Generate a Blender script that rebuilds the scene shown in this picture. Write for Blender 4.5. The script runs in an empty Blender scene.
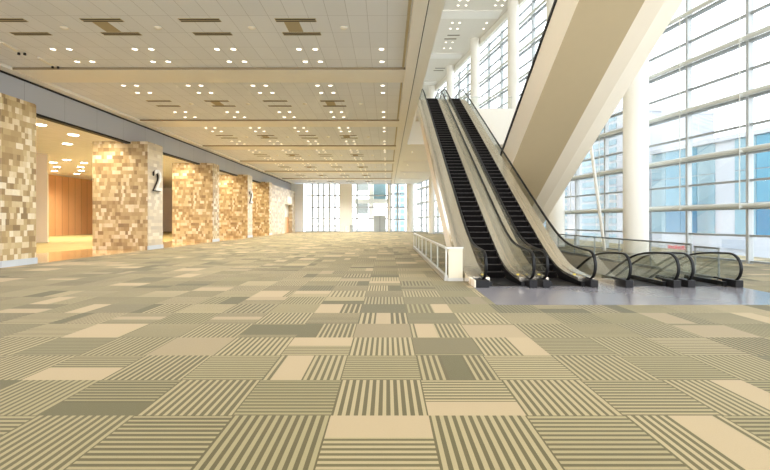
import bpy, bmesh, math, random
from mathutils import Vector, Matrix
random.seed(7)
C = bpy.context.scene.collection
F, VX, VY, H = 438.0, 387.0, 221.0, 1.8
ZC = 8.1            # hall ceiling
ZL2 = 11.0          # upper floor level
ZTOP = 20.9         # atrium ceiling
YEND = 74.0
YEDGE = 36.0        # front edge of the upper floor bridge
XF0, XFS = 18.69, 0.18   # facade line X = XF0 - XFS*Y
ORD = ['first','second','third','fourth','fifth','sixth','seventh','eighth','ninth','tenth','eleventh','twelfth']

# ------------------------------------------------------------------ materials
def srgb(r, g, b):
    f = lambda c: (c/255/12.92) if c/255 <= .04045 else ((c/255+.055)/1.055)**2.4
    return (f(r), f(g), f(b), 1)
def mat(name, col, rough=.6, metal=0, noise=.0, nscale=3, bump=0, bscale=60, spec=.5):
    m = bpy.data.materials.new(name); m.use_nodes = True
    nt = m.node_tree; N = nt.nodes; L = nt.links
    b = N['Principled BSDF']
    b.inputs['Base Color'].default_value = col; b.inputs['Roughness'].default_value = rough
    b.inputs['Metallic'].default_value = metal; b.inputs['Specular IOR Level'].default_value = spec
    tc = N.new('ShaderNodeTexCoord')
    if noise:
        n = N.new('ShaderNodeTexNoise'); n.inputs['Scale'].default_value = nscale; n.inputs['Detail'].default_value = 3
        L.new(tc.outputs['Object'], n.inputs['Vector'])
        mx = N.new('ShaderNodeMix'); mx.data_type = 'RGBA'
        mx.inputs[6].default_value = tuple(c*(1-noise) for c in col[:3])+(1,)
        mx.inputs[7].default_value = tuple(min(1, c*(1+noise)) for c in col[:3])+(1,)
        L.new(n.outputs['Fac'], mx.inputs[0]); L.new(mx.outputs[2], b.inputs['Base Color'])
    if bump:
        n2 = N.new('ShaderNodeTexNoise'); n2.inputs['Scale'].default_value = bscale
        L.new(tc.outputs['Object'], n2.inputs['Vector'])
        bp = N.new('ShaderNodeBump'); bp.inputs['Strength'].default_value = bump
        L.new(n2.outputs['Fac'], bp.inputs['Height']); L.new(bp.outputs[0], b.inputs['Normal'])
    return m
def emit(name, col, s):
    m = bpy.data.materials.new(name); m.use_nodes = True
    b = m.node_tree.nodes['Principled BSDF']
    b.inputs['Base Color'].default_value = col
    b.inputs['Emission Color'].default_value = col; b.inputs['Emission Strength'].default_value = s
    return m
def glass(name, tint, refl=1.0, base=0.0):
    m = bpy.data.materials.new(name); m.use_nodes = True
    nt = m.node_tree; N = nt.nodes; L = nt.links; N.clear()
    o = N.new('ShaderNodeOutputMaterial'); t = N.new('ShaderNodeBsdfTransparent'); t.inputs[0].default_value = tint
    g = N.new('ShaderNodeBsdfGlossy'); g.inputs['Roughness'].default_value = .03
    fr = N.new('ShaderNodeFresnel'); fr.inputs[0].default_value = 1.45
    mu = N.new('ShaderNodeMath'); mu.operation = 'MULTIPLY_ADD'; mu.inputs[1].default_value = refl; mu.inputs[2].default_value = base
    mx = N.new('ShaderNodeMixShader')
    L.new(fr.outputs[0], mu.inputs[0]); L.new(mu.outputs[0], mx.inputs[0])
    L.new(t.outputs[0], mx.inputs[1]); L.new(g.outputs[0], mx.inputs[2]); L.new(mx.outputs[0], o.inputs[0])
    return m
class NT:
    """tiny node builder"""
    def __init__(s, m):
        s.t = m.node_tree; s.N = s.t.nodes; s.L = s.t.links
    def math(s, op, a, b=None, c=None, clamp=False):
        n = s.N.new('ShaderNodeMath'); n.operation = op; n.use_clamp = clamp
        for i, v in enumerate((a, b, c)):
            if v is None: continue
            if isinstance(v, (int, float)): n.inputs[i].default_value = v
            else: s.L.new(v, n.inputs[i])
        return n.outputs[0]
    def mix(s, f, a, b):
        n = s.N.new('ShaderNodeMix'); n.data_type = 'RGBA'
        for i, v in ((0, f), (6, a), (7, b)):
            if isinstance(v, (int, float)): n.inputs[i].default_value = v
            elif isinstance(v, tuple): n.inputs[i].default_value = v
            else: s.L.new(v, n.inputs[i])
        return n.outputs[2]
    def xyz(s, v):
        n = s.N.new('ShaderNodeSeparateXYZ'); s.L.new(v, n.inputs[0]); return n.outputs
    def comb(s, x, y, z=0.0):
        n = s.N.new('ShaderNodeCombineXYZ')
        for i, v in enumerate((x, y, z)):
            if isinstance(v, (int, float)): n.inputs[i].default_value = v
            else: s.L.new(v, n.inputs[i])
        return n.outputs[0]
    def white(s, v):
        n = s.N.new('ShaderNodeTexWhiteNoise'); n.noise_dimensions = '3D'; s.L.new(v, n.inputs['Vector']); return n.outputs
    def ramp(s, f, stops, interp='LINEAR'):
        n = s.N.new('ShaderNodeValToRGB'); r = n.color_ramp; r.interpolation = interp
        while len(r.elements) < len(stops): r.elements.new(.5)
        for e, (p, c) in zip(r.elements, stops): e.position = p; e.color = c
        s.L.new(f, n.inputs[0]); return n.outputs[0]
    def coord(s, kind='Object'):
        return s.N.new('ShaderNodeTexCoord').outputs[kind]

def stone_mat(name, sx, sz, pale=0.0):
    m = mat(name, (.5,.5,.5,1), .35); k = NT(m); x, y, z = k.xyz(k.coord())[:3]
    h = k.math('ADD', x, y)
    row = k.math('FLOOR', k.math('DIVIDE', z, sz))
    w = k.white(k.comb(row, 3.7, 1.3))
    hh = k.math('ADD', k.math('DIVIDE', h, sx), k.math('MULTIPLY', w[0], 9.0))
    # merge some neighbours so that the blocks have unequal lengths
    c0 = k.math('FLOOR', hh)
    c2 = k.math('FLOOR', k.math('DIVIDE', hh, 2.0))
    pick = k.math('GREATER_THAN', k.white(k.comb(c2, row, 8.8))[0], .55)
    cell = k.math('ADD', k.math('MULTIPLY', c0, k.math('SUBTRACT', 1.0, pick)), k.math('MULTIPLY', k.math('MULTIPLY', c2, 2.0), pick))
    v = k.white(k.comb(cell, row, 2.2))[0]
    P = lambda r, g, b: tuple(srgb(r,g,b)[i]*(1-pale)+srgb(222,214,196)[i]*pale for i in range(3))+(1,)
    col = k.ramp(v, [(0, P(132,108,74)), (.1, P(154,128,88)), (.28, P(172,147,104)), (.5, P(188,166,122)), (.68, P(204,184,142)), (.85, P(222,206,172)), (1, P(236,226,202))])
    n = k.N.new('ShaderNodeTexNoise'); n.inputs['Scale'].default_value = 5; n.inputs['Detail'].default_value = 5; n.inputs['Distortion'].default_value = 1.5
    k.L.new(k.coord(), n.inputs['Vector'])
    col = k.mix(k.math('MULTIPLY', n.outputs['Fac'], .35), col, P(150,128,92))
    k.L.new(col, k.N['Principled BSDF'].inputs['Base Color'])
    return m
def panel_mat(name, col, px, py, seam=.012, dark=.55, axis='xy', rough=.7, var=.04):
    """flat panels with thin seams every px, py metres"""
    m = mat(name, col, rough); k = NT(m); o = k.xyz(k.coord())
    a, b = {'xy': (0,1), 'yz': (1,2), 'xz': (0,2)}[axis]
    ua = k.math('DIVIDE', o[a], px); ub = k.math('DIVIDE', o[b], py)
    fa = k.math('FRACT', ua); fb = k.math('FRACT', ub)
    la = k.math('LESS_THAN', fa, seam/px); lb = k.math('LESS_THAN', fb, seam/py)
    s = k.math('MAXIMUM', la, lb)
    v = k.white(k.comb(k.math('FLOOR', ua), k.math('FLOOR', ub), 1.0))[0]
    c2 = tuple(c*(1-2*var) for c in col[:3])+(1,)
    base = k.mix(v, col, c2)
    out = k.mix(s, base, tuple(c*dark for c in col[:3])+(1,))
    k.L.new(out, k.N['Principled BSDF'].inputs['Base Color'])
    return m
def wood_mat(name):
    m = mat(name, (.5,.3,.15,1), .4); k = NT(m); o = k.xyz(k.coord())
    y = k.math('DIVIDE', o[1], 1.14)
    f = k.math('FRACT', y); seam = k.math('LESS_THAN', f, .03)
    v = k.white(k.comb(k.math('FLOOR', y), 4.0, 1.0))[0]
    n = k.N.new('ShaderNodeTexNoise'); n.inputs['Scale'].default_value = 2; n.inputs['Detail'].default_value = 6
    k.L.new(k.comb(k.math('MULTIPLY', o[1], 9.0), k.math('MULTIPLY', o[0], 9.0), k.math('MULTIPLY', o[2], .6)), n.inputs['Vector'])
    t = k.math('ADD', k.math('MULTIPLY', v, .5), k.math('MULTIPLY', n.outputs['Fac'], .5))
    c = k.mix(t, srgb(222,166,116), srgb(244,198,148))
    c = k.mix(seam, c, srgb(110,66,34))
    k.L.new(c, k.N['Principled BSDF'].inputs['Base Color'])
    return m
def carpet_mat():
    m = mat('carpet', (.4,.36,.2,1), .95, spec=.15); k = NT(m)
    def at(n):
        a = k.N.new('ShaderNodeAttribute'); a.attribute_name = n; return k.xyz(a.outputs['Vector'])
    ori, frq, pha = at('t_a')[:3]; d0, d1, dk = at('t_b')[:3]; p0, p1, pc = at('t_c')[:3]; lt, gr, tn = at('t_d')[:3]
    o = k.xyz(k.coord())
    u = k.math('FRACT', k.math('DIVIDE', k.math('SUBTRACT', o[0], TX), TW))
    v = k.math('FRACT', k.math('DIVIDE', k.math('SUBTRACT', o[1], TY), TW))
    s = k.math('ADD', k.math('MULTIPLY', u, ori), k.math('MULTIPLY', v, k.math('SUBTRACT', 1.0, ori)))
    duty = k.math('ADD', d0, k.math('MULTIPLY', d1, s))
    st = k.math('LESS_THAN', k.math('FRACT', k.math('ADD', k.math('MULTIPLY', s, frq), pha)), duty)
    light = k.mix(lt, srgb(128,119,80), srgb(176,158,118))
    dark = k.mix(dk, srgb(116,108,72), srgb(74,68,40))
    n = k.N.new('ShaderNodeTexNoise'); n.inputs['Scale'].default_value = 3.0; n.inputs['Detail'].default_value = 2
    k.L.new(k.coord(), n.inputs['Vector'])
    dark = k.mix(k.math('MULTIPLY', n.outputs['Fac'], .5), dark, srgb(106,88,54))
    col = k.mix(st, light, dark)
    inp = k.math('MULTIPLY', k.math('GREATER_THAN', s, p0), k.math('LESS_THAN', s, p1))
    plain = k.mix(pc, srgb(96,88,56), srgb(174,153,117))
    col = k.mix(inp, col, plain)
    col = k.mix(gr, col, (.085,.075,.036,1))
    # fine fibre
    w = k.N.new('ShaderNodeTexNoise'); w.inputs['Scale'].default_value = 90; w.inputs['Detail'].default_value = 2
    k.L.new(k.coord(), w.inputs['Vector'])
    col = k.mix(k.math('MULTIPLY', w.outputs['Fac'], .22), col, srgb(98,88,56))
    k.L.new(col, k.N['Principled BSDF'].inputs['Base Color'])
    k.N['Principled BSDF'].inputs['Sheen Weight'].default_value = .11; k.N['Principled BSDF'].inputs['Sheen Roughness'].default_value = .45
    bp = k.N.new('ShaderNodeBump'); bp.inputs['Strength'].default_value = .25; bp.inputs['Distance'].default_value = .01
    k.L.new(w.outputs['Fac'], bp.inputs['Height']); k.L.new(bp.outputs[0], k.N['Principled BSDF'].inputs['Normal'])
    return m
TW, TX, TY = .905, .385, 4.053

M = dict(
 atrium=panel_mat('atrium_ceiling_tiles', srgb(226,220,208), 1.2, 1.2, .012, .9, 'xy', .8, .01),
 ceil=panel_mat('ceiling_tiles', srgb(228,231,238), .61, 1.22, .014, .62, 'xy', .85, .02),
 beam=mat('ceiling_beam_paint', srgb(236,232,224), .7, noise=.02),
 white=mat('white_paint', srgb(238,234,224), .6, noise=.015),
 whitew=mat('warm_white_cladding', srgb(240,228,208), .5, noise=.015),
 grey=panel_mat('grey_soffit_panels', srgb(174,178,186), 2.4, 40, .02, .6, 'yz', .6, .02),
 black=mat('black_rubber', srgb(12,11,11), .42, spec=.3),
 dark=mat('dark_metal', srgb(26,24,25), .5, .1, spec=.3),
 step=mat('escalator_step_black', srgb(16,13,12), .85, 0, spec=.1),
 stepedge=mat('escalator_step_edge', srgb(74,68,64), .4, .4),
 steel=mat('brushed_stainless_steel', srgb(234,222,204), .22, .85, noise=.04, nscale=6),
 railg=mat('grey_rail', srgb(128,132,130), .4, .5),
 yellow=mat('yellow_marking', srgb(214,190,60), .5),
 rail=mat('satin_rail', srgb(208,206,200), .35, .8),
 wood=wood_mat('wood_panels'),
 tan=mat('tan_soffit_panels', srgb(194,176,142), .7, noise=.02),
 stone=stone_mat('onyx_mosaic', .17, .235),
 stonep=stone_mat('onyx_mosaic_fine', .32, .3, .25),
 stoneend=stone_mat('onyx_end_panel', .4, .21, .5),
 plinth=mat('pale_plinth', srgb(190,198,206), .3, noise=.05),
 landing=mat('polished_grey_stone', srgb(136,132,136), .16, noise=.05, nscale=2),
 polish=mat('polished_cream_stone', srgb(206,172,122), .1, noise=.05, nscale=2),
 fcarpet=mat('foyer_carpet', srgb(166,150,100), .95, noise=.2, nscale=.5),
 mull=mat('grey_aluminium_mullion', srgb(172,176,176), .4, .1),
 tran=mat('grey_transom', srgb(150,154,154), .45, .1),
 pipe=mat('pale_steel_pipe', srgb(206,208,202), .4, .2),
 pane=glass('window_glass', (.985,.995,.995,1), .3),
 bglass=glass('balustrade_glass', (.97,.985,.975,1), .35),
 lamp=emit('downlight_glow', (1,.93,.8,1), 2.2),
 lamp2=emit('foyer_downlight_glow', (1,.92,.76,1), 14),
 trim=mat('downlight_trim', srgb(232,226,212), .4),
 shadeline=mat('beam_shade_line', srgb(142,126,100), .8),
 slot=mat('dark_vent_slot', srgb(58,50,38), .8),
 vframe=mat('vent_frame', srgb(188,176,150), .7),
 access=mat('access_panel', srgb(172,158,128), .8),
 numeral=mat('brushed_numeral', srgb(226,224,218), .3, .5),
 numshadow=mat('numeral_shadow_tone', srgb(40,36,34), .5),
 gframe=mat('grey_door', srgb(176,182,182), .5),
 concrete=mat('pale_concrete', srgb(214,214,212), .8, noise=.05, nscale=.2),
 bblue=mat('blue_building_glass', srgb(100,148,168), .25, noise=.05, nscale=.3),
 bblue2=mat('deep_blue_building_glass', srgb(70,122,152), .25),
 bpale=mat('pale_building_glass', srgb(130,158,168), .3),
 bwhite=mat('building_white', srgb(180,182,186), .7),
 bgrey=mat('building_grey', srgb(158,164,172), .7),
 red=mat('red_letters', srgb(206,60,72), .6),
 leaf=mat('leaf_green', srgb(92,132,84), .8, noise=.3, nscale=8),
 wellwall=mat('well_wall', srgb(190,184,170), .7),
 frost=mat('beige_frosted_panel', srgb(222,212,188), .35, noise=.03),
)
M['carpet'] = carpet_mat()

# ------------------------------------------------------------------ mesh helpers
class MB:
    def __init__(s): s.v = []; s.f = []; s.mi = []
    def box(s, x0, x1, y0, y1, z0, z1, mi=0):
        b = len(s.v)
        s.v += [(x0,y0,z0),(x1,y0,z0),(x1,y1,z0),(x0,y1,z0),(x0,y0,z1),(x1,y0,z1),(x1,y1,z1),(x0,y1,z1)]
        for q in ((0,3,2,1),(4,5,6,7),(0,1,5,4),(1,2,6,5),(2,3,7,6),(3,0,4,7)):
            s.f.append([b+i for i in q]); s.mi.append(mi)
        return s
    def quad(s, *p, mi=0):
        b = len(s.v); s.v += list(p); s.f.append(list(range(b, b+len(p)))); s.mi.append(mi); return s
    def tube(s, pts, r, n=8, rx=None, caps=True, mi=0):
        pts = [Vector(p) for p in pts]; b = len(s.v); prev = None
        for i, p in enumerate(pts):
            d = (pts[min(i+1, len(pts)-1)] - pts[max(i-1, 0)]).normalized()
            a = Vector((1,0,0)) if abs(d.x) < .9 else Vector((0,0,1))
            a = (a - d*a.dot(d)).normalized(); c = d.cross(a)
            for k in range(n):
                t = 2*math.pi*k/n
                s.v.append(tuple(p + a*((rx or r)*math.cos(t)) + c*(r*math.sin(t))))
        for i in range(len(pts)-1):
            for k in range(n):
                s.f.append([b+i*n+k, b+i*n+(k+1)%n, b+(i+1)*n+(k+1)%n, b+(i+1)*n+k]); s.mi.append(mi)
        if caps:
            s.f.append([b+k for k in reversed(range(n))]); s.mi.append(mi)
            e = b+(len(pts)-1)*n; s.f.append([e+k for k in range(n)]); s.mi.append(mi)
        return s
    def strip(s, x0, x1, ys, bot, top, mi=0):
        """solid between x0..x1 that follows bot(y), top(y)"""
        ys = [y for y in ys if top(y) - bot(y) > 1e-4]
        b = len(s.v)
        for y in ys:
            s.v += [(x0,y,bot(y)),(x1,y,bot(y)),(x1,y,top(y)),(x0,y,top(y))]
        for i in range(len(ys)-1):
            p = b+4*i; q = p+4
            for j in range(4):
                s.f.append([p+j, q+j, q+(j+1)%4, p+(j+1)%4]); s.mi.append(mi)
        s.f.append([b, b+1, b+2, b+3]); e = b+4*(len(ys)-1); s.f.append([e+3, e+2, e+1, e]); s.mi += [mi, mi]
        return s
    def lathe(s, prof, n=20, cx=0, cy=0, mi=0):
        b = len(s.v)
        for r, z in prof:
            for k in range(n):
                t = 2*math.pi*k/n; s.v.append((cx+r*math.cos(t), cy+r*math.sin(t), z))
        for i in range(len(prof)-1):
            for k in range(n):
                s.f.append([b+i*n+k, b+i*n+(k+1)%n, b+(i+1)*n+(k+1)%n, b+(i+1)*n+k]); s.mi.append(mi)
        s.f.append([b+k for k in reversed(range(n))]); s.mi.append(mi)
        e = b+(len(prof)-1)*n; s.f.append([e+k for k in range(n)]); s.mi.append(mi)
        return s
    def build(s, name, mats, parent=None, smooth=False, loc=None, bevel=0):
        me = bpy.data.meshes.new(name); me.from_pydata(s.v, [], s.f)
        if not isinstance(mats, (list, tuple)): mats = [mats]
        for m in mats: me.materials.append(m)
        for p, i in zip(me.polygons, s.mi): p.material_index = i
        bm = bmesh.new(); bm.from_mesh(me); bmesh.ops.recalc_face_normals(bm, faces=bm.faces); bm.to_mesh(me); bm.free()
        if smooth:
            for p in me.polygons: p.use_smooth = True
            me.set_sharp_from_angle(angle=math.radians(40))
        o = bpy.data.objects.new(name, me); C.objects.link(o)
        if loc: o.location = loc
        if parent: o.parent = parent
        if bevel:
            b = o.modifiers.new('bevel', 'BEVEL'); b.width = bevel; b.segments = 2; b.limit_method = 'ANGLE'
        return o
def tag(o, label, cat, group=None):
    o['label'] = label; o['category'] = cat
    if group: o['group'] = group
    return o
def struct(o): o['kind'] = 'structure'; return o
def thing(name, label, cat, loc=(0,0,0), rz=0, group=None):
    o = bpy.data.objects.new(name, None); C.objects.link(o); o.location = loc; o.rotation_euler = (0,0,rz)
    o.empty_display_size = .2
    return tag(o, label, cat, group)
def dup(root, loc, label=None, group=None, rz=None):
    r = root.copy(); C.objects.link(r); r.location = loc
    if rz is not None: r.rotation_euler = (0,0,rz)
    if label: r['label'] = label
    if group: r['group'] = group
    for ch in list(root.children):
        c = ch.copy(); C.objects.link(c); c.parent = r
        for g in list(ch.children):
            d = g.copy(); C.objects.link(d); d.parent = c
    return r
def px(x, y, Z): return ((x-VX)/F*Z, Z, H+(VY-y)/F*Z)

# ------------------------------------------------------------------ floor: carpet tiles, cut round the stone apron and the escalator well
STONE = (2.35, 9.62, 9.4, 13.75)
WELL = (6.32, 9.82, 13.75, 25.0)
XW = -14.84
def cut(rs, h):
    out = []
    for (a,b,c,d) in rs:
        if b <= h[0] or a >= h[1] or d <= h[2] or c >= h[3]: out.append((a,b,c,d)); continue
        if a < h[0]: out.append((a,h[0],c,d)); a = h[0]
        if b > h[1]: out.append((h[1],b,c,d)); b = h[1]
        if c < h[2]: out.append((a,b,c,h[2])); c = h[2]
        if d > h[3]: out.append((a,b,h[3],d)); d = h[3]
    return out
V = []; Fc = []; A = [[], [], [], []]
R = random.Random(11)
# tiles copied from the photograph's nearest rows: (i, j) -> dark, light, tan, plain block
D = lambda dk, l, p=(0,0,0): dict(dk=dk, l=l, p=p)
NEAR = {(-4,-1): D(.6,.5), (-3,-1): D(.8,.45), (-2,-1): D(.85,.4), (-1,-1): D(.55,.75,(.55,1,1)), (0,-1): D(.75,.65), (1,-1): D(.75,.5), (2,-1): D(.65,.8,(.45,.88,1)), (3,-1): D(.75,.35), (-5,-1): D(.8,.4),
 (-5,0): D(.6,.4), (-4,0): D(.85,.2,(0,.32,0)), (-3,0): D(.65,.6), (-2,0): D(.45,.3), (-1,0): D(.8,.75), (0,0): D(.45,.8,(0,.34,1)), (1,0): D(.7,.7), (2,0): D(.55,.6), (3,0): D(.6,.7,(.6,1,1)), (4,0): D(.8,.2),
 (-6,1): D(.5,.6), (-5,1): D(.6,.5,(0,.45,1)), (-4,1): D(.7,.6), (-3,1): D(.5,.4), (-2,1): D(.65,.7,(.12,.5,1)), (-1,1): D(.45,.45), (0,1): D(.75,.5,(.36,.66,0)), (1,1): D(.3,.8), (2,1): D(.6,.6), (3,1): D(.7,.3), (4,1): D(.5,.5),
 (-5,2): D(.5,.5), (-4,2): D(.3,.4,(0,1,.6)), (-3,2): D(.7,.7), (-2,2): D(.4,.6,(.5,1,1)), (-1,2): D(.7,.8), (0,2): D(.5,.2,(.1,.9,.15)), (1,2): D(.6,.8,(.6,1,1)), (2,2): D(.6,.4), (3,2): D(.4,.5),
 (-4,3): D(.5,.6), (-3,3): D(.8,.2,(.2,.9,0)), (-2,3): D(.7,.6,(0,.32,0)), (-1,3): D(.3,.3,(0,1,.45)), (0,3): D(.6,.7,(.1,.45,1)), (1,3): D(.3,.7,(0,.9,.85)), (2,3): D(.5,.5), (3,3): D(.4,.4)}
for i in range(-17, 20):
    for j in range(-16, 79):
        x0 = TX+i*TW; y0 = TY+j*TW
        r = [(max(x0,XW), x0+TW, y0, min(y0+TW, YEND))]
        if r[0][1] <= r[0][0] or r[0][3] <= r[0][2]: continue
        for h in (STONE, WELL): r = cut(r, h)
        ori = 1.0 if (i+j) % 2 else 0.0
        e = NEAR.get((i,j), {})
        q = R.random()
        dk = R.uniform(.15,.95); l = R.uniform(.1,.9); d0 = R.uniform(.34,.56); d1 = R.uniform(-.2,.2)
        p = (0,0,0)
        if q < .10: p = (0, R.uniform(.4,1.0), 1.0)
        elif q < .18: p = (R.uniform(.5,.7), 1, R.choice((0,1)))
        elif q < .26: p = (0, R.uniform(.25,.6), 0)
        elif q < .32: p = (.35,.65,R.choice((0,1)))
        fr = R.choice((9,11,12,13)); d0 += R.choice((-.1,0,.12))
        dk = e.get('dk', dk); l = e.get('l', l)
        if e: p = e.get('p', (0,0,0)); fr = 12; d0 = .5; d1 = R.uniform(-.1,.12)
        for (a,b,c,d) in r:
            n = len(V); V += [(a,c,0),(b,c,0),(b,d,0),(a,d,0)]; Fc.append((n,n+1,n+2,n+3))
            A[0].append((ori, fr, R.random()*0+.2)); A[1].append((d0, d1, dk)); A[2].append(p); A[3].append((l, max(0, R.gauss(.06,.2)) if not e else .04*R.random(), 0))
me = bpy.data.meshes.new('floor'); me.from_pydata(V, [], Fc); me.materials.append(M['carpet'])
for nm, dat in zip(('t_a','t_b','t_c','t_d'), A):
    at = me.attributes.new(nm, 'FLOAT_VECTOR', 'FACE')
    at.data.foreach_set('vector', [c for t in dat for c in t])
fl = bpy.data.objects.new('floor', me); C.objects.link(fl); struct(fl)
b = MB().quad((STONE[0],STONE[2],0),(STONE[1],STONE[2],0),(STONE[1],STONE[3],0),(STONE[0],STONE[3],0))
b.quad((9.62,9.4,.0),(9.62,9.4,0),(9.62,9.4,0)) if False else None
struct(b.build('floor_apron', M['landing']))
struct(MB().quad((-19.3,-10,0),(XW,-10,0),(XW,YEND,0),(-19.3,YEND,0)).build('floor_threshold', M['polish']))
struct(MB().quad((-41,-10,0),(-19.3,-10,0),(-19.3,YEND,0),(-41,YEND,0)).build('floor_foyer', M['fcarpet']))
# walls of the escalator well
w = MB()
w.box(WELL[0]-.1,WELL[0],WELL[2],WELL[3],-7,-.002); w.box(WELL[1],WELL[1]+.1,WELL[2],WELL[3],-7,-.002)
w.box(WELL[0]-.1,WELL[1]+.1,WELL[3],WELL[3]+.1,-7,-.002); w.box(WELL[0]-.1,WELL[1]+.1,WELL[2]-.1,WELL[2],-7,-.002); w.box(WELL[0]-.1,WELL[1]+.1,WELL[2],WELL[3],-7.1,-7)
struct(w.build('wall_well', M['wellwall']))

# ------------------------------------------------------------------ hall ceiling and beams
XS = -15.9
struct(MB().box(XS,.77,-8,YEND,ZC,ZC+.15).build('ceiling', M['ceil']))
struct(MB().box(XS,1.2,-8,YEND,ZC+.16,ZL2).build('ceiling_void', M['white']))
BE = [8.75+9.25*n for n in range(8)]
for n, y in enumerate(BE):
    if y < YEND-1: struct(MB().box(XS+.55,.75,y,y+1.65,ZC-.09,ZC-.001).build('trim_%d'%(n+1), M['beam'])); struct(MB().box(XS+.55,.75,y-.05,y-.001,ZC-.085,ZC-.001).build('trim_%d'%(n+81), M['shadeline']))  # thin strip before each beam is coloured dark as its shadow line
struct(MB().box(XS,XS+.5,-8,YEND,ZC-.1,ZC-.001).build('trim_20', M['beam']))
b = MB().box(.75,1.16,-8,YEND,ZC-.14,ZC+.15); struct(b.build('trim_21', M['beam']))
struct(MB().box(.62,.7,-8,YEND,ZC-.03,ZC-.001).build('trim_22', M['vframe']))
struct(MB().box(1.16,1.22,-8,YEND,ZC+.04,ZC+.16).build('trim_23', M['dark']))
struct(MB().box(1.22,1.66,-8,YEDGE,ZC-.02,ZL2).build('trim_24', M['white']))
# upper floor bridge beyond the escalators
Xf = lambda y: XF0 - XFS*y
b = MB(); n = len(b.v)
zb, zt = ZC, ZL2
x0 = 1.24; ya, yb = YEDGE, YEND
b.v += [(x0,ya,zb),(Xf(ya)-.5,ya,zb),(Xf(yb)-.5,yb,zb),(x0,yb,zb),(x0,ya,zt),(Xf(ya)-.5,ya,zt),(Xf(yb)-.5,yb,zt),(x0,yb,zt)]
for q in ((0,3,2,1),(4,5,6,7),(0,1,5,4),(1,2,6,5),(2,3,7,6),(3,0,4,7)): b.f.append(list(q)); b.mi.append(0)
struct(b.build('ceiling_bridge', M['white']))
for n, y in enumerate((45.75,55,64.25)):
    struct(MB().box(1.7,Xf(y+1.7)-1.6,y,y+1.5,ZC-.09,ZC-.002).build('trim_%d'%(30+n), M['beam']))
# atrium ceiling, bands and bulkhead along the glass
b = MB()
b.v += [(-16,-8,ZTOP),(Xf(-8),-8,ZTOP),(Xf(YEND+1),YEND+1,ZTOP),(-16,YEND+1,ZTOP)]; b.v += [(x,y,z+.3) for x,y,z in b.v]
for q in ((0,3,2,1),(4,5,6,7),(0,1,5,4),(1,2,6,5),(2,3,7,6),(3,0,4,7)): b.f.append(list(q)); b.mi.append(0)
struct(b.build('ceiling_atrium', M['atrium']))
for n, y in enumerate((19.6,29.6,39.6,49.7,59.7)):
    struct(MB().box(-10,Xf(y+1.5)-.9,y,y+1.5,ZTOP-.12,ZTOP-.002).build('trim_%d'%(40+n), M['beam']))
b = MB()
ya, yb = -8, YEND
b.v += [(Xf(ya)-.65,ya,ZTOP-.6),(Xf(ya)-.3,ya,ZTOP-.6),(Xf(yb)-.3,yb,ZTOP-.6),(Xf(yb)-.65,yb,ZTOP-.6)]; b.v += [(x,y,ZTOP-.003) for x,y,z in b.v]
for q in ((0,3,2,1),(4,5,6,7),(0,1,5,4),(1,2,6,5),(2,3,7,6),(3,0,4,7)): b.f.append(list(q)); b.mi.append(0)
struct(b.build('trim_50', M['white']))
# upper storeys' end wall and left wall
struct(MB().box(-16,Xf(YEND)+.3,YEND+.4,YEND+.7,ZC,ZTOP).build('wall_end_upper', M['white']))
struct(MB().box(-16.3,-16,-8,YEND+.7,ZL2,ZTOP).build('wall_left_upper', M['white']))

# ------------------------------------------------------------------ left: grey soffit, foyer
ZS = 6.7
struct(MB().box(XS-.35,XS,-8,YEND,ZS,ZC+.2).build('wall_left', M['grey']))
struct(MB().box(XS-.1,XS+.05,-8,YEND,ZC-.18,ZC-.105).build('trim_60', M['dark']))
struct(MB().box(XS-.34,XS-.02,-8,YEND,ZS-.1,ZS-.001).build('trim_61', M['dark']))
struct(MB().box(XS-.75,XS-.36,-8,YEND,ZS+.05,ZS+.3).build('trim_62', M['beam']))
ZFo = 7.4
struct(MB().box(-41,XS-.36,-8,YEND,ZFo,ZFo+.2).build('ceiling_foyer', M['ceil']))
struct(MB().box(-41.2,-40.6,-8,YEND,0,ZFo).build('wall_foyer', M['wood']))
struct(MB().box(-41,-18.5,YEND,YEND+.3,0,ZFo+.2).build('wall_foyer_end', M['white']))
tag(MB().box(-31.8,-28.3,36.5,36.65,0,ZFo-.001).build('wall_pier', M['whitew'], bevel=.02), 'plain warm white pier in the foyer left of the wood panelled wall', 'pier')

# stone pillars
def pillar(y0, y1, label, num=False, x0=-18.3):
    t = thing('stone_pillar', label, 'pillar', (x0, y0, 0))
    dx = XW-x0; dy = y1-y0
    body = MB().box(0, dx-.04, 0, dy, .0, 6.75).build('shaft', M['stone'], t, bevel=.02)
    MB().box(dx-.039, dx, .02, dy-.02, .26, 6.7).build('end_panel', M['stoneend'] if num else M['stone'], t)
    MB().box(dx-.039, dx+.03, -.02, dy+.02, 0, .255).build('plinth', M['plinth'], t)
    if num:
        cu = bpy.data.curves.new('numeral', 'FONT'); cu.body = '2'; cu.size = 1.9; cu.extrude = .035; cu.bevel_depth = .008
        cu.align_x = 'CENTER'
        tmp = bpy.data.objects.new('numeral', cu); C.objects.link(tmp)
        bpy.context.view_layer.update()
        dg = bpy.context.evaluated_depsgraph_get(); mm = bpy.data.meshes.new_from_object(tmp.evaluated_get(dg))
        bpy.data.objects.remove(tmp)
        def put(nm, mt, off, dz=0, dyy=0):
            o = bpy.data.objects.new(nm, mm.copy() if nm != 'numeral' else mm); C.objects.link(o); o.parent = t
            o.data.materials.clear(); o.data.materials.append(mt)
            for p in o.data.polygons: p.material_index = 0
            o.matrix_local = Matrix.Translation((dx+off, dy/2+dyy, 3.75+dz)) @ Matrix(((0,0,1,0),(1,0,0,0),(0,1,0,0),(0,0,0,1)))
            return o
        put('numeral', M['numeral'], .17)['label'] = 'large silver numeral 2'
        put('numeral_shadow', M['numshadow'], .085, -.04, -.05)['label'] = 'dark copy painted as the shadow of the numeral'  # dark offset copy of the digit stands in for its shadow
    return t
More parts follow.
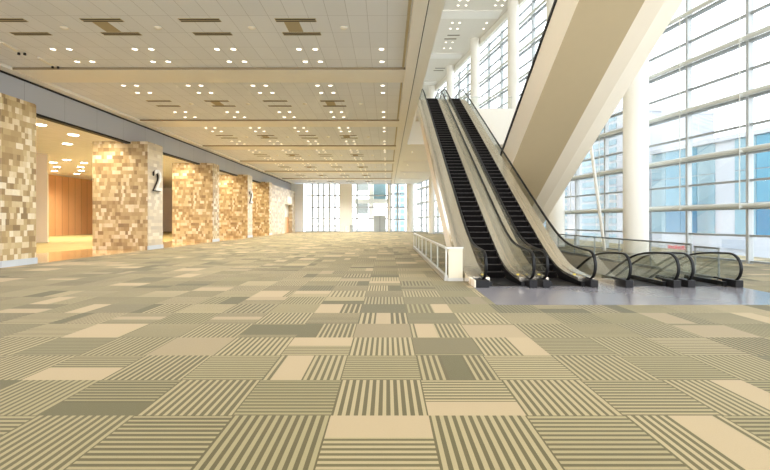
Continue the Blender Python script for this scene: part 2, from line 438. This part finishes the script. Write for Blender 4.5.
pillar(16.85, 18.55, 'nearest stone mosaic pillar, cut by the left edge of the photo')
pillar(27.2, 29.0, 'stone mosaic pillar with a large silver numeral 2, second from the left edge', True)
pillar(37.3, 38.75, 'stone mosaic pillar without numeral, just behind the one with the large numeral 2')
pillar(46.7, 48.3, 'far stone mosaic pillar with a small-looking numeral 2, fourth along the row', True)
pillar(55.2, 56.6, 'farthest stone mosaic pillar, before the pale stone wall')
# pale stone wall at the end of the row, with its doorway
sw = MB(); dy0, dy1 = 64.4, 69.4
sw.box(-15.6,-15.0,56.7,dy0,0,ZS-.11); sw.box(-15.6,-15.0,dy1,71.4,0,ZS-.11); sw.box(-15.6,-15.0,dy0,dy1,4.3,ZS-.11)
struct(sw.build('wall_stone', M['stonep']))
d = struct(MB().box(-15.9,-15.62,dy0-.2,dy1+.2,0,2.4).build('door_1', M['wood']))
struct(MB().box(-15.9,-15.62,dy0-.2,dy1+.2,2.42,4.4).build('wall_recess', M['white']))
tag(MB().box(-14.99,-14.93,65.6,68.6,4.5,5.5).build('wall_sign', M['white']), 'pale square sign above the small doorway in the far stone wall', 'sign')

# ------------------------------------------------------------------ end wall
E = YEND; S = E/F
ex = lambda x: (x-VX)*S
ez = lambda y: max(0, H+(VY-y)*S)
struct(MB().box(-18.5, ex(305), 72.6, 72.9, 0, ZC-.1).build('wall_end', panel_mat('white_end_panels', srgb(236,238,238), 3, 1.8, .03, .85, 'xz')))
def end_window(num, x0, x1, xs, ys, y_top=183, thin=.12):
    fr = MB(); X0, X1 = ex(x0), ex(x1); zt = ez(y_top)
    fr.box(X0,X0+thin,E-.08,E+.08,0,zt); fr.box(X1-thin,X1,E-.08,E+.08,0,zt)
    o = struct(fr.build('window_%d'%num, M['mull']))
    for x in xs: MB().box(ex(x)-thin*1.2,ex(x)+thin*1.2,E-.07,E+.07,0,zt).build('mullion', M['mull'], o)
    for y in ys: MB().box(X0+thin,X1-thin,E-.06,E+.06,ez(y)-.1,ez(y)+.1).build('transom', M['mull'], o)
    MB().box(X0+thin,X1-thin,E-.09,E+.09,zt-.2,zt).build('head_rail', M['mull'], o)
    MB().box(X0+thin,X1-thin,E-.09,E+.09,0,.12).build('sill_rail', M['mull'], o)
    MB().box(X0+thin,X1-thin,E-.01,E+.01,.12,zt-.2).build('glass_pane', M['pane'], o)
    return o
end_window(101, 305.5, 340, (312.5,318.2,323.8,329.5,335), (195.5,207.3,218.6,226))
end_window(102, 352, 388, (357,), (195.5,207.3,218.6))
end_window(103, 388, 407, (391,397.5), (194,207.3,219.5))
end_window(104, 413.6, 421, (), (192,205,219,226))
def pier(x0, x1, label, rnd=False, y=E-.6):
    s = y/F
    if rnd:
        r = (x1-x0)*s/2
        o = MB().lathe([(r,0),(r,ZC-.12)], 24).build('column', M['white'], smooth=True, loc=((x0+x1)/2*s-VX*s, y, 0))
    else:
        o = MB().box((x0-VX)*s,(x1-VX)*s,y-.4,y+.4,0,ZC-.12).build('wall_pier', M['white'], bevel=.03)
    return tag(o, label, 'column' if rnd else 'pier')
pier(340,352,'broad white pier between the end windows')
pier(406.5,413.5,'white round column standing at the right of the end windows', True)
struct(MB().box(ex(388),ex(390),E-.2,E+.2,0,ZC-.1).build('trim_70', M['white']))
# balcony behind the end glass
t = thing('balcony', 'white balcony behind the far end windows, above the grey door', 'balcony', (ex(370),E+3.0,-3.0))
bx = lambda x: ex(x)*1.04-ex(370)
bz = lambda y: H+(VY-y)*(E+3.0)/F+3.0
MB().box(bx(354),bx(387.5),-1.2,.9,bz(203.5),bz(199.5)).build('slab', M['white'], t)
MB().box(bx(369),bx(373.5),-.5,.5,.2,bz(203.6)).build('column', M['white'], t)
MB().box(bx(369),bx(373.5),-.5,.5,bz(199.4),bz(183)).build('column', M['white'], t)
MB().box(bx(372),bx(386.5),-1.15,-1.1,bz(199.4),bz(192)).build('glass_guard', M['bglass'], t)
MB().box(bx(357),bx(368),.3,.8,bz(214),bz(203.6)).build('hung_panel', M['gframe'], t)
MB().box(bx(357.5),bx(368.3),.3,.8,bz(190.5),bz(181)).build('upper_panel', M['gframe'], t)
MB().box(bx(373.6),bx(386),.3,.8,bz(199.4),bz(183)).build('rear_panel', M['bpale'], t)
MB().box(bx(354),bx(387.5),-1.2,.9,.003,.2).build('base', M['white'], t)
d = struct(MB().box(ex(374),ex(386),E-.35,E-.2,0,ez(215.5)).build('door_2', M['gframe']))
MB().box(ex(379.8),ex(380.1),E-.37,E-.351,0,ez(215.5)).build('door_seam', M['dark'], d)
struct(MB().box(ex(373.6),ex(374),E-.4,E-.15,0,ez(215)).build('trim_71', M['white']))
# small bins by the broad pier
def binn(x, r, h, m, label):
    o = MB().lathe([(r*.9,0),(r,h*.9),(r*1.05,h*.92),(r*1.05,h),(r*.8,h)], 16).build('litter_bin', m, smooth=True, loc=((x-VX)*71/F, 71, 0))
    return tag(o, label, 'bin')
binn(346.5,.42,.95,M['white'],'white round bin in front of the broad white pier at the end')
binn(351.6,.26,1.15,M['gframe'],'grey slim bin beside the white bin at the end wall')

# ------------------------------------------------------------------ ceiling fittings
def downlight_proto(name, r):
    t = thing(name, '', 'ceiling light')
    k = []
    b = MB(); n = 20
    for rr, z in ((r*.78,-.004),(r,-.012),(r,-.0)): pass
    b.lathe([(r*.8,-.004),(r*.8,-.014),(r,-.012),(r,-.0005)], 20)
    b.f = b.f[:-2]; b.mi = b.mi[:-2]
    b.build('trim_ring', M['trim'], t, smooth=True)
    MB().lathe([(r*.79,-.006),(r*.6,-.012)], 20).build('lens', M['lamp'], t)
    return t
lp = downlight_proto('downlight', .12); first = True
CXS = [x+dx for x in (-12.24,-9.24,-6.23,-3.23) for dx in (0,.6)] + [-.2]
lamps = []
def place_light(x, y, lab, z=ZC):
    global first
    if first: lp.location = (x,y,z); lp['label'] = lab; lp['group'] = 'downlights in the ceilings'; first = False
    else: dup(lp, (x,y,z), lab, 'downlights in the ceilings')
rows = [(-1.95,'second row before'),(-.7,'row just before'),(2.35,'row just after'),(3.5,'second row after')]
for bi in range(1, 8):
    for off, nm in rows:
        y = BE[bi]+off
        if y > YEND-.6: continue
        stag = .12 if off in (-.7, 3.5) else 0
        for ci, x in enumerate(CXS):
            place_light(x+stag*0, y, '%s downlight from the left in the %s the %s cross beam'%(ORD[ci], nm, ORD[bi-1]))
    for x in (-11.9,-8.9,-5.9,-2.9,):
        for o2 in (-1.3, 2.9): lamps.append((x+.0, BE[bi]+o2))
# foyer downlights
FL = [(-20.2,25.5),(-20.4,28.5),(-23.2,31.8),(-29.4,38.2+2),(-32,42),(-34.2,45.4),(-29.2,42.2),(-31.9,45.6),(-34,48.7),(-36.8,52),(-37.2,49),(-20.3,35.1),(-20.3,44.6),(-20.3,54),(-23.2,41)]
fp = None
for n, (x, y) in enumerate(FL):
    lab = '%s bright downlight of the warm foyer ceiling, counted from the front'%ORD[n] if n < 12 else 'foyer downlight hidden behind the %s stone pillar'%ORD[n-11]
    if fp is None:
        fp = downlight_proto('foyer_downlight', .29); fp.children[1].data.materials[0] = M['lamp2']; fp.location = (x,y,ZFo); fp['label'] = lab; fp['group'] = 'foyer downlights'
    else: dup(fp, (x,y,ZFo), lab, 'foyer downlights')
WASH = [(-17.3,y-1.3) for y in (27.2,37.3,46.7,55.2)]
for n, (x, y) in enumerate(WASH): dup(fp, (x,y,ZFo), 'foyer downlight in front of the broad face of the %s stone pillar'%ORD[n+1], 'foyer downlights')
# atrium ceiling lights and vents
k = 0
for ri, y in enumerate((37.9,38.8,42.2,43.5,46.8,48.4)):
    for ci, x in enumerate((6.3,7.0,9.6,10.2)):
        if x > Xf(y)-1.2: continue
        place_light(x, y, 'small downlight of the high atrium ceiling, %s row, %s from the left'%(ORD[ri], ORD[ci]), ZTOP); k += 1
for n, y in enumerate((40.0,49.2,58.5,67.0)):
    place_light(2.3, y, 'downlight under the upper floor bridge right of the hall ceiling, %s from the front'%ORD[n]); lamps.append((2.3, y+.0))
# vents
def vent_proto():
    t = thing('ceiling_vent', '', 'vent')
    MB().box(0,1.28,0,.24,-.012,-.001).build('frame', M['vframe'], t)
    for k in range(2): MB().box(.02,1.26,.025+.125*k,.085+.125*k,-.018,-.0125).build('slot', M['slot'], t)
    return t
vp = vent_proto(); f1 = True
for n, (x, y) in enumerate(((6.2,44.9),(6.0,45.8),(6.0,54.6),(5.9,55.5))): dup(vp, (x,y,ZTOP), '%s dark slot vent of the high atrium ceiling, from the front'%ORD[n], 'slot vents in the atrium ceiling')
for bi in range(0, 7):
    for ri, off in enumerate((4.85, 5.85)):
        y = BE[bi]+off
        for ci, x in enumerate((-12.6,-9.57,-6.5,-3.5)):
            lab = '%s dark slot vent from the left, %s row of the %s ceiling bay'%(ORD[ci], ('nearer','farther')[ri], ORD[bi])
            if f1: vp.location = (x,y,ZC); vp['label'] = lab; vp['group'] = 'slot vents in the hall ceiling'; f1 = False
            else: dup(vp, (x,y,ZC), lab, 'slot vents in the hall ceiling')
    for ci in (1,3):
        x = (-12.6,-9.57,-6.5,-3.5)[ci]
        o = MB().box(-.06,.42,0,.72,-.008,.002).build('ceiling_panel', M['access'], loc=(x+.3,BE[bi]+5.11,ZC))
        tag(o, 'darker square panel between the %s pair of vents in the %s ceiling bay'%(ORD[ci], ORD[bi]), 'ceiling panel', 'access panels in the hall ceiling')
sp = MB().lathe([(.11,-.001),(.12,-.02),(.07,-.05),(.02,-.06)], 16)
so = None
for bi in range(0, 5):
    for ci, x in enumerate((-10.5,-7.45,-4.4,-1.4)):
        lab = '%s small white domed sensor from the left between vents of the %s ceiling bay'%(ORD[ci], ORD[bi])
        if so is None: so = sp.build('ceiling_sensor', M['trim'], smooth=True); o = so
        else: o = so.copy(); C.objects.link(o)
        o.location = (x, BE[bi]+5.5, ZC); tag(o, lab, 'sensor', 'ceiling sensors')
for n, (x, y) in enumerate(((-13.55,15.4),(-13.4,16.85))):
    t = thing('track_spotlight', ('front','rear')[n]+' track spotlight on the ceiling near the grey soffit at left', 'spotlight', (x,y,ZC), .15)
    MB().box(-.04,.04,0,.8,-.05,-.001).build('track', M['trim'], t)
    for k in range(2): MB().lathe([(.04,-.03),(.05,-.11),(.02,-.12)], 12, -.02+.2*k, .92).build('spot_head', M['dark'], t, smooth=True)

# ------------------------------------------------------------------ escalators
MI = math.tan(math.radians(30)); Y0 = 13.8
def smax(a, b, k): return .5*(a+b+math.sqrt((a-b)**2+k*k))
def smin(a, b, k): return -smax(-a, -b, k)
def frange(a, b, s):
    n = max(1, int(round((b-a)/s))); return [a+(b-a)*i/n for i in range(n+1)]
def escalator(name, cx, label, rise, sgn, ys, ye, out_l, out_r, white_left=False):
    """sgn +1 climbs away from the camera, -1 goes down away from it"""
    t = thing(name, label, 'escalator', (cx, ys, 0))
    off = ys
    def base(y):
        y = y+off; return sgn*smax(0, smin(rise, MI*(y-Y0), .5), .5) - sgn*.02
    ly = ye-ys; hr = .945; rad = .39
    def top(y):
        if y < rad: return base(y)+hr-rad+math.sqrt(max(0, rad*rad-(rad-y)**2))
        if y > ly-rad: return base(y)+hr-rad+math.sqrt(max(0, rad*rad-(y-ly+rad)**2))
        return base(y)+hr
    Y = frange(0,rad,.03)+frange(rad+.2,ly-rad-.2,.25)+frange(ly-rad,ly,.03)
    tm = None
    for s, outw in ((-1,out_l),(1,out_r)):
        X = s*.645
        # handrail loop
        pts = [(X,.95,.2+base(0)),(X,.6,.185+base(0))]
        for k in range(0,13):
            a = -math.pi/2 - math.pi*k/12
            pts.append((X, rad+rad*math.cos(a), base(rad)+hr-rad+rad*math.sin(a)))
        for y in frange(rad+.25, ly-rad-.25, .25): pts.append((X, y, base(y)+hr))
        for k in range(0,13):
            a = math.pi/2 - math.pi*k/12
            pts.append((X, ly-rad+rad*math.cos(a), base(ly)+hr-rad+rad*math.sin(a)))
        pts += [(X,ly-.9,base(ly)+.2)]
        MB().tube(pts, .03, 8, rx=.045).build('handrail', M['black'], t, smooth=True)
        MB().strip(X-.006,X+.006,Y,lambda y: base(y)+ (.19 if rad*.6 < y < ly-rad*.6 else hr-rad-(top(y)-base(y)-hr+rad)*.98),lambda y: top(y)-.028).build('glass_panel', M['bglass'], t)
        Yd = frange(.55, ly-.55, .2)
        xa, xb = sorted((s*.415, s*.6)); MB().strip(xa, xb, Yd, lambda y: base(y)-.22, lambda y: base(y)+.17).build('inner_deck', M['steel'], t)
        xa, xb = sorted((s*.6, s*outw)); MB().strip(xa, xb, Yd, lambda y: base(y)-.22, lambda y: base(y)+.19).build('outer_deck', M['steel'], t)
        xa, xb = sorted((s*.405, s*.4149)); MB().strip(xa, xb, Yd, lambda y: base(y)-.1, lambda y: base(y)+.1).build('skirt_panel', M['dark'], t)
        # newel base at floor
        xa, xb = sorted((s*.54, s*(.9 if white_left and s < 0 else .75))); MB().box(xa,xb,.05,.56,.002,.2).build('newel_base', M['dark'], t, bevel=.015)
        xa, xb = sorted((s*.401, s*.5)); MB().box(xa,xb,.3,1.9,.002,.13).build('newel_skirt', M['black'], t)
        if white_left and s < 0:
            MB().box(-.94,-.901,.06,1.7,.002,.2).build('end_cladding', M['whitew'], t, bevel=.01)
    for s in (-1, 1): MB().box(s*.52-.03,s*.52+.03,1.0,1.09,base(1.08)+.165,base(1.08)+.185).build('caution_marking', M['yellow'], t)['label'] = 'small yellow marking'
    MB().box(-.4,.4,.35,2.0,.002,.012).build('comb_plate', M['dark'], t)
    # steps
    sm = None
    n = int(rise/.2)
    for k in range(n):
        y = Y0-off+.3464*k - (.35 if sgn > 0 else .0); z = .2*k if sgn > 0 else -.2*(k+1)
        if sm is None:
            b = MB()
            if sgn > 0: b.box(-.4,.4,0,.42,-.2,-.002); b.box(-.395,.395,-.012,.03,-.012,.002,1)
            else: b.box(-.4,.4,-.05,.36,-.2,0)
            for q in range(15): b.box(-.38+.05*q,-.355+.05*q,-.01,.0,-.19,-.015) if sgn > 0 else None
            sm = b.build('step', [M['step'], M['stepedge']], t); o = sm
        else: o = sm.copy(); C.objects.link(o); o.parent = t
        o.location = (0, y, z if z != 0 else .004)
    # truss cladding under it
    if sgn > 0:
        Yt = frange(.2, ly, .2)
        MB().strip(-out_l+.004, out_r-.004, Yt, lambda y: max(base(y)-1.05, .004), lambda y: base(y)-.225).build('truss_cladding', M['whitew'], t)
    else:
        Yt = frange(2.1, ly, .2)
        MB().strip(-out_l+.004, out_r-.004, Yt, lambda y: base(y)-1.0, lambda y: base(y)-.225).build('truss_cladding', M['whitew'], t)
    return t
escalator('escalator', 3.3, 'left one of the two long escalators climbing to the upper floor', ZL2, 1, 11.75, 35.6, 1.0, .82, True)
escalator('escalator', 4.95, 'right one of the two long escalators climbing to the upper floor', ZL2, 1, 11.75, 35.6, .82, .86)
escalator('escalator', 7.18, 'left one of the pair of escalators sinking through the floor at right', 5.6, -1, 11.75, 24.6, .8, .83)
escalator('escalator', 8.86, 'rightmost escalator, sinking through the floor beside the glass guard', 5.6, -1, 11.75, 24.6, .83, .8)
# landing deck bridging to the upper floor
# overhead flight coming down towards the far floor
t = thing('overhead_escalator', 'huge cream underside of the escalator flight slanting across the top right', 'escalator', (8.15, 31.6, 0))
oy = 31.6
und = lambda y: smin(10.0, smax(0.003, 17.6-MI*(y+oy), .15), .25)
Yo = frange(-20.6, -1.3, .3)
prof = [(-1.75,0),(.45,0),(1.2,.12),(2.05,.5)]
b = MB(); n = len(prof)
for y in Yo:
    for x, z in prof: b.v.append((x, y, und(y)+z))
    b.v.append((2.05, y, und(y)+2.15)); b.v.append((-1.75, y, und(y)+2.15))
m6 = 6
for i in range(len(Yo)-1):
    for j in range(m6): b.f.append([i*m6+j, (i+1)*m6+j, (i+1)*m6+(j+1)%m6, i*m6+(j+1)%m6]); b.mi.append(1 if j == 0 else 0)
b.f.append(list(range(m6))); b.f.append([(len(Yo)-1)*m6+j for j in reversed(range(m6))]); b.mi += [0,0]
b.build('truss_cladding', [M['whitew'], M['tan']], t)
for x in (-1.69, 1.98):
    if x < 0: MB().strip(-1.80,-1.751,Yo,lambda y: und(y)+2.0,lambda y: und(y)+2.19).build('edge_trim', M['dark'], t)
    MB().tube([(x, y, und(y)+2.2) for y in Yo], .04, 8, rx=.05).build('handrail', M['black'], t, smooth=True)

# ------------------------------------------------------------------ guards
def guard(label, x0, y0, x1, y1, hgt, posts, base_h=.14, z=0, top_m='rail', tw=.05, basem='rail', gl='bglass'):
    L = math.hypot(x1-x0, y1-y0); rz = math.atan2(y1-y0, x1-x0)
    t = thing('glass_guard', label, 'guard rail', (x0,y0,z), rz)
    MB().box(0,L,-.05,.05,.003,base_h).build('base_rail', M[basem], t)
    MB().box(0,L,-tw,tw,hgt-.06,hgt).build('top_rail', M[top_m], t, bevel=.01)
    for k in range(posts): 
        p = .03+(L-.06)*k/(posts-1); MB().box(p-.014,p+.014,-.02,.02,base_h,hgt-.06).build('post', M[top_m], t)
    for k in range(posts-1):
        a = .03+(L-.06)*k/(posts-1)+.04; e = .03+(L-.06)*(k+1)/(posts-1)-.04
        MB().box(a,e,-.008,.008,base_h,hgt-.06).build('glass_pane', M[gl], t)
    return t
guard('low glass guard fencing off the space under the left escalator', 1.78, 29.0, 1.78, 13.15, 1.02, 8, .16)
pn = thing('end_panel', 'beige panel closing the near end of the guard beside the left escalator', 'panel', (1.84,13.1,0))
MB().box(0,.42,-.015,.015,.1,.97).build('panel', M['frost'], pn)
MB().box(-.06,.44,-.05,.05,.971,1.02).build('cap', M['rail'], pn); MB().box(-.02,.44,-.03,.03,.003,.099).build('foot', M['rail'], pn)
guard('long glass guard along the right side of the escalator well', 9.98, 25.6, 10.02, 14.4, 1.06, 6, .1, 0, 'railg', .03, 'railg')
guard('short framed end of the glass guard beside the rightmost escalator', 10.04, 14.3, 10.02, 13.2, 1.0, 2, .1, 0, 'railg', .03, 'railg')
guard('glass guard along the edge of the upper floor right of the escalators', 5.95, YEDGE+.1, Xf(YEDGE)-1.9, YEDGE+.1, 1.05, 7, .08, ZL2)

# ------------------------------------------------------------------ glass facade
ang = math.atan(XFS); BY = 2.97; BL = BY*math.sqrt(1+XFS*XFS)
TZ = 1.175; NZ = 17; ZF = ZTOP-.6
def bay_proto():
    o = MB().box(-.12,.14,-.06,.06,0,ZF).build('window_1', M['mull'])
    struct(o)
    for k in range(0, NZ+1):
        z = TZ*k if k else .08
        if k % 2 == 0 and k:
            MB().box(-.1,.12,.06,BL-.06,z-.06,z+.06).build('transom', M['tran'], o)
            MB().tube([(-.3,-.02,z+.1),(-.3,BL-.02,z+.1)], .11, 10).build('tie_pipe', M['pipe'], o, smooth=True)
            MB().box(-.5,-.12,-.03,.03,z+.01,z+.09).build('arm', M['pipe'], o)
        else:
            MB().box(-.06,.1,.06,BL-.06,z-.045,z+.045).build('transom', M['tran'], o)
    MB().tube([(-.5,0,2.3),(-.5,0,ZF)], .022, 6).build('tie_rod', M['pipe'], o)
    MB().box(.02,.035,.06,BL-.06,.05,ZF).build('glass_pane', M['pane'], o)
    return o
bp_ = bay_proto()
ys0 = 18.55-4*BY
for n in range(0, 23):
    y = ys0+n*BY
    if y+BY > YEND+1: break
    if n == 0: o = bp_; o.location = (Xf(y),y,0); o.rotation_euler = (0,0,ang)
    else: o = dup(bp_, (Xf(y),y,0), rz=ang); o.name = 'window_%d'%(n+1)
# facade columns
Xc = lambda y: 17.5-XFS*y
for n, y in enumerate((23.4,31.0,37.4,46.0,54,62)):
    lab = ['big white round column in front of the glass facade at right','white facade column hidden behind the overhead escalator flight','tall white column seen through the gap left of the overhead flight','second tall white facade column, left of the gap column','third tall white facade column near the escalator tops','farthest white facade column'][n]
    t = thing('column', lab, 'column', (Xc(y),y,0))
    r = .61 if n < 2 else .46
    MB().lathe([(r,.0),(r,ZTOP-.001)], 40).build('shaft', M['white'], t, smooth=True)
    MB().lathe([(r+.02,.003),(r+.02,.12)], 40).build('foot_ring', M['rail'], t, smooth=True)
# slanting strut beside the big column
tag(MB().tube([(Xc(26)+.4,26.6,0.003),(Xc(26.6)-.25,27.2,8),(Xc(26)-1.1,26.6,14)], .09, 10).build('strut', M['white'], smooth=True), 'slim slanting white strut left of the big facade column', 'strut')

# ------------------------------------------------------------------ outside
b = MB(); b.v += [(Xf(-20)+.3,-20,-3.0),(200,-20,-3.0),(200,260,-3.0),(Xf(260)+.3,260,-3.0)]; b.f.append([0,1,2,3]); b.mi.append(0)
struct(b.build('ground', M['concrete']))
b = MB(); b.v += [(-60,YEND+.9,-3.0),(Xf(YEND+.9)+.3,YEND+.9,-3.0),(Xf(260)+.2,260,-3.0),(-60,260,-3.0)]; b.f.append([0,1,2,3]); b.mi.append(0)
struct(b.build('ground_end', M['concrete']))
ZG = -3.0
def building(label, dx, y0, L, depth, hgt, rows, cols, wm, bm_, z0=0, gap=.12, rz=ang, roof=True):
    """front face on the line dx metres beyond the facade, running away from the camera"""
    t = thing('building', label, 'building', (Xf(y0)+dx, y0, ZG), rz)
    MB().box(0,depth,0,L,0,hgt).build('wall', bm_, t)
    if roof: MB().box(-.3,depth,-.1,L+.1,hgt,hgt+.45).build('roof', M['bwhite'], t)
    cw = L/cols; rh = (hgt-z0)/rows; wmz = {}
    for r in range(rows):
        for c in range(cols):
            mm = wm(r, c) if callable(wm) else wm
            if mm is None: continue
            key = mm.name
            if key not in wmz:
                wmz[key] = MB().box(-.08,.0-.001,cw*gap/2,cw*(1-gap/2),rh*gap/2,rh*(1-gap/2)).build('window', mm, t); o = wmz[key]
            else: o = wmz[key].copy(); C.objects.link(o); o.parent = t
            o.location = (0, c*cw, z0+r*rh)
    return t
def lw(r, c):
    if c == 5 : return None
    return (M['bblue2'] if r == 0 else M['bblue']) if c in (1,2,3,7,8) else M['bpale']
t1 = building('low blue glazed building across the street behind the right window bays', 25, 34, 22, 14, 13.2, 3, 10, lw, M['bwhite'], 3.3, .03)
MB().box(-.3,0,9.5,12.2,2.0,2.9).build('shop_front', M['bgrey'], t1); MB().box(-.3,0,2.0,5.5,2.0,2.9).build('shop_front', M['bgrey'], t1)
def sign(y, L, z):
    t = thing('shop_sign', 'red lettered shop sign on the blue building, %s'%('left by the guard' if L > 3 else 'at the right edge'), 'sign', (Xf(y)+24.4, y, z), ang)
    for k in range(7): MB().box(-.06,0,L*k/7,L*(k+.75)/7,0,.42 if k % 2 else .5).build('letter', M['red'], t)
sign(36.2, 2.4, -1.6); sign(49.2, 3.4, -1.55)
building('white banded office building beyond the blue one, seen left of the big column', 25, 60, 24, 14, 20, 16, 2, M['bpale'], M['bwhite'], 2, .35)
building('pale high tower far behind the big column', 62, 128, 16, 14, 66, 20, 4, M['bpale'], M['bwhite'], 0, .3)
building('pale grey mid-rise rising behind the blue building at right', 48, 44, 14, 14, 25, 7, 5, M['bpale'], M['bwhite'], 0, .2)
building('pale banded tower seen through the far end windows', 8.9, 125, 3.0, 8, 40, 24, 2, M['bpale'], M['bwhite'], 0, .3, math.pi/2)
# shrub outside
t = thing('shrub', 'small green shrub outside the glass left of the big column', 'shrub', (18.9, 36, -3.0))
b = MB(); rr = random.Random(3)
for k in range(260):
    a = rr.uniform(0,6.28); q = rr.uniform(0,1)**.5*.9; z = 1+rr.uniform(0,2.0)*(1-.4*q); d = rr.uniform(.08,.16)
    x, y = q*math.cos(a), q*math.sin(a); e = rr.uniform(0,3.1)
    b.quad((x,y,z),(x+d*math.cos(e),y+d*math.sin(e),z+d*.6),(x,y,z+d*1.4),(x-d*math.cos(e),y-d*math.sin(e),z+d*.6))
b.build('foliage', M['leaf'], t); MB().tube([(0,0,0),(0,0,1.0)], .05).build('stem', M['dark'], t)

# ------------------------------------------------------------------ light
W = bpy.data.worlds.new('sky'); bpy.context.scene.world = W; W.use_nodes = True
N = W.node_tree.nodes; L = W.node_tree.links; bg = N['Background']
tc = N.new('ShaderNodeTexCoord'); sx = N.new('ShaderNodeSeparateXYZ'); L.new(tc.outputs['Generated'], sx.inputs[0])
rp = N.new('ShaderNodeValToRGB'); rp.color_ramp.elements[0].position = .0; rp.color_ramp.elements[0].color = (.95,.97,1,1)
rp.color_ramp.elements[1].position = .8; rp.color_ramp.elements[1].color = (.8,.9,1,1)
L.new(sx.outputs['Z'], rp.inputs[0]); L.new(rp.outputs[0], bg.inputs['Color']); bg.inputs['Strength'].default_value = 2.7
def light(name, kind, loc, power, col, rot=(0,0,0), **kw):
    d = bpy.data.lights.new(name, kind); d.energy = power; d.color = col
    for k, v in kw.items(): setattr(d, k, v)
    o = bpy.data.objects.new(name, d); C.objects.link(o); o.location = loc; o.rotation_euler = rot; return o
WARM = (1.0,.96,.91)
for n, (x, y) in enumerate(lamps):
    if y < 70: light('hall_lamp', 'SPOT', (x,y,ZC-.1), 340 if y < 30 else 560 if y < 46 else 800, WARM, spot_size=2.5, spot_blend=.8, shadow_soft_size=.3)
for x in (-11,-5,-.5):
    for y in (5,11): light('hall_lamp', 'SPOT', (x,y,ZC-.1), 340, WARM, spot_size=2.5, spot_blend=.8, shadow_soft_size=.3)
for (x, y) in FL: light('foyer_lamp', 'SPOT', (x,y,ZFo-.1), 950, (1,.84,.64), spot_size=2.6, spot_blend=.7, shadow_soft_size=.3)

for (x, y) in WASH: light('foyer_lamp', 'SPOT', (x,y,ZFo-.1), 480, (1,.84,.62), spot_size=2.4, spot_blend=.7, shadow_soft_size=.3)
# ------------------------------------------------------------------ camera
cd = bpy.data.cameras.new('camera'); cam = bpy.data.objects.new('camera', cd); C.objects.link(cam)
cam.location = (0,0,H); cam.rotation_euler = (math.pi/2,0,0)
cd.sensor_width = 36; cd.lens = F/770*36; cd.shift_x = -(VX-385)/770; cd.shift_y = -(235-VY)/770
cd.clip_start = .05; cd.clip_end = 600
sc = bpy.context.scene; sc.camera = cam
vs = sc.view_settings; vs.view_transform = 'Standard'; vs.look = 'None'; vs.gamma = 1; vs.use_curve_mapping = False; vs.exposure = 0.72
sc.cycles.max_bounces = 14; sc.cycles.diffuse_bounces = 8; sc.cycles.transparent_max_bounces = 40
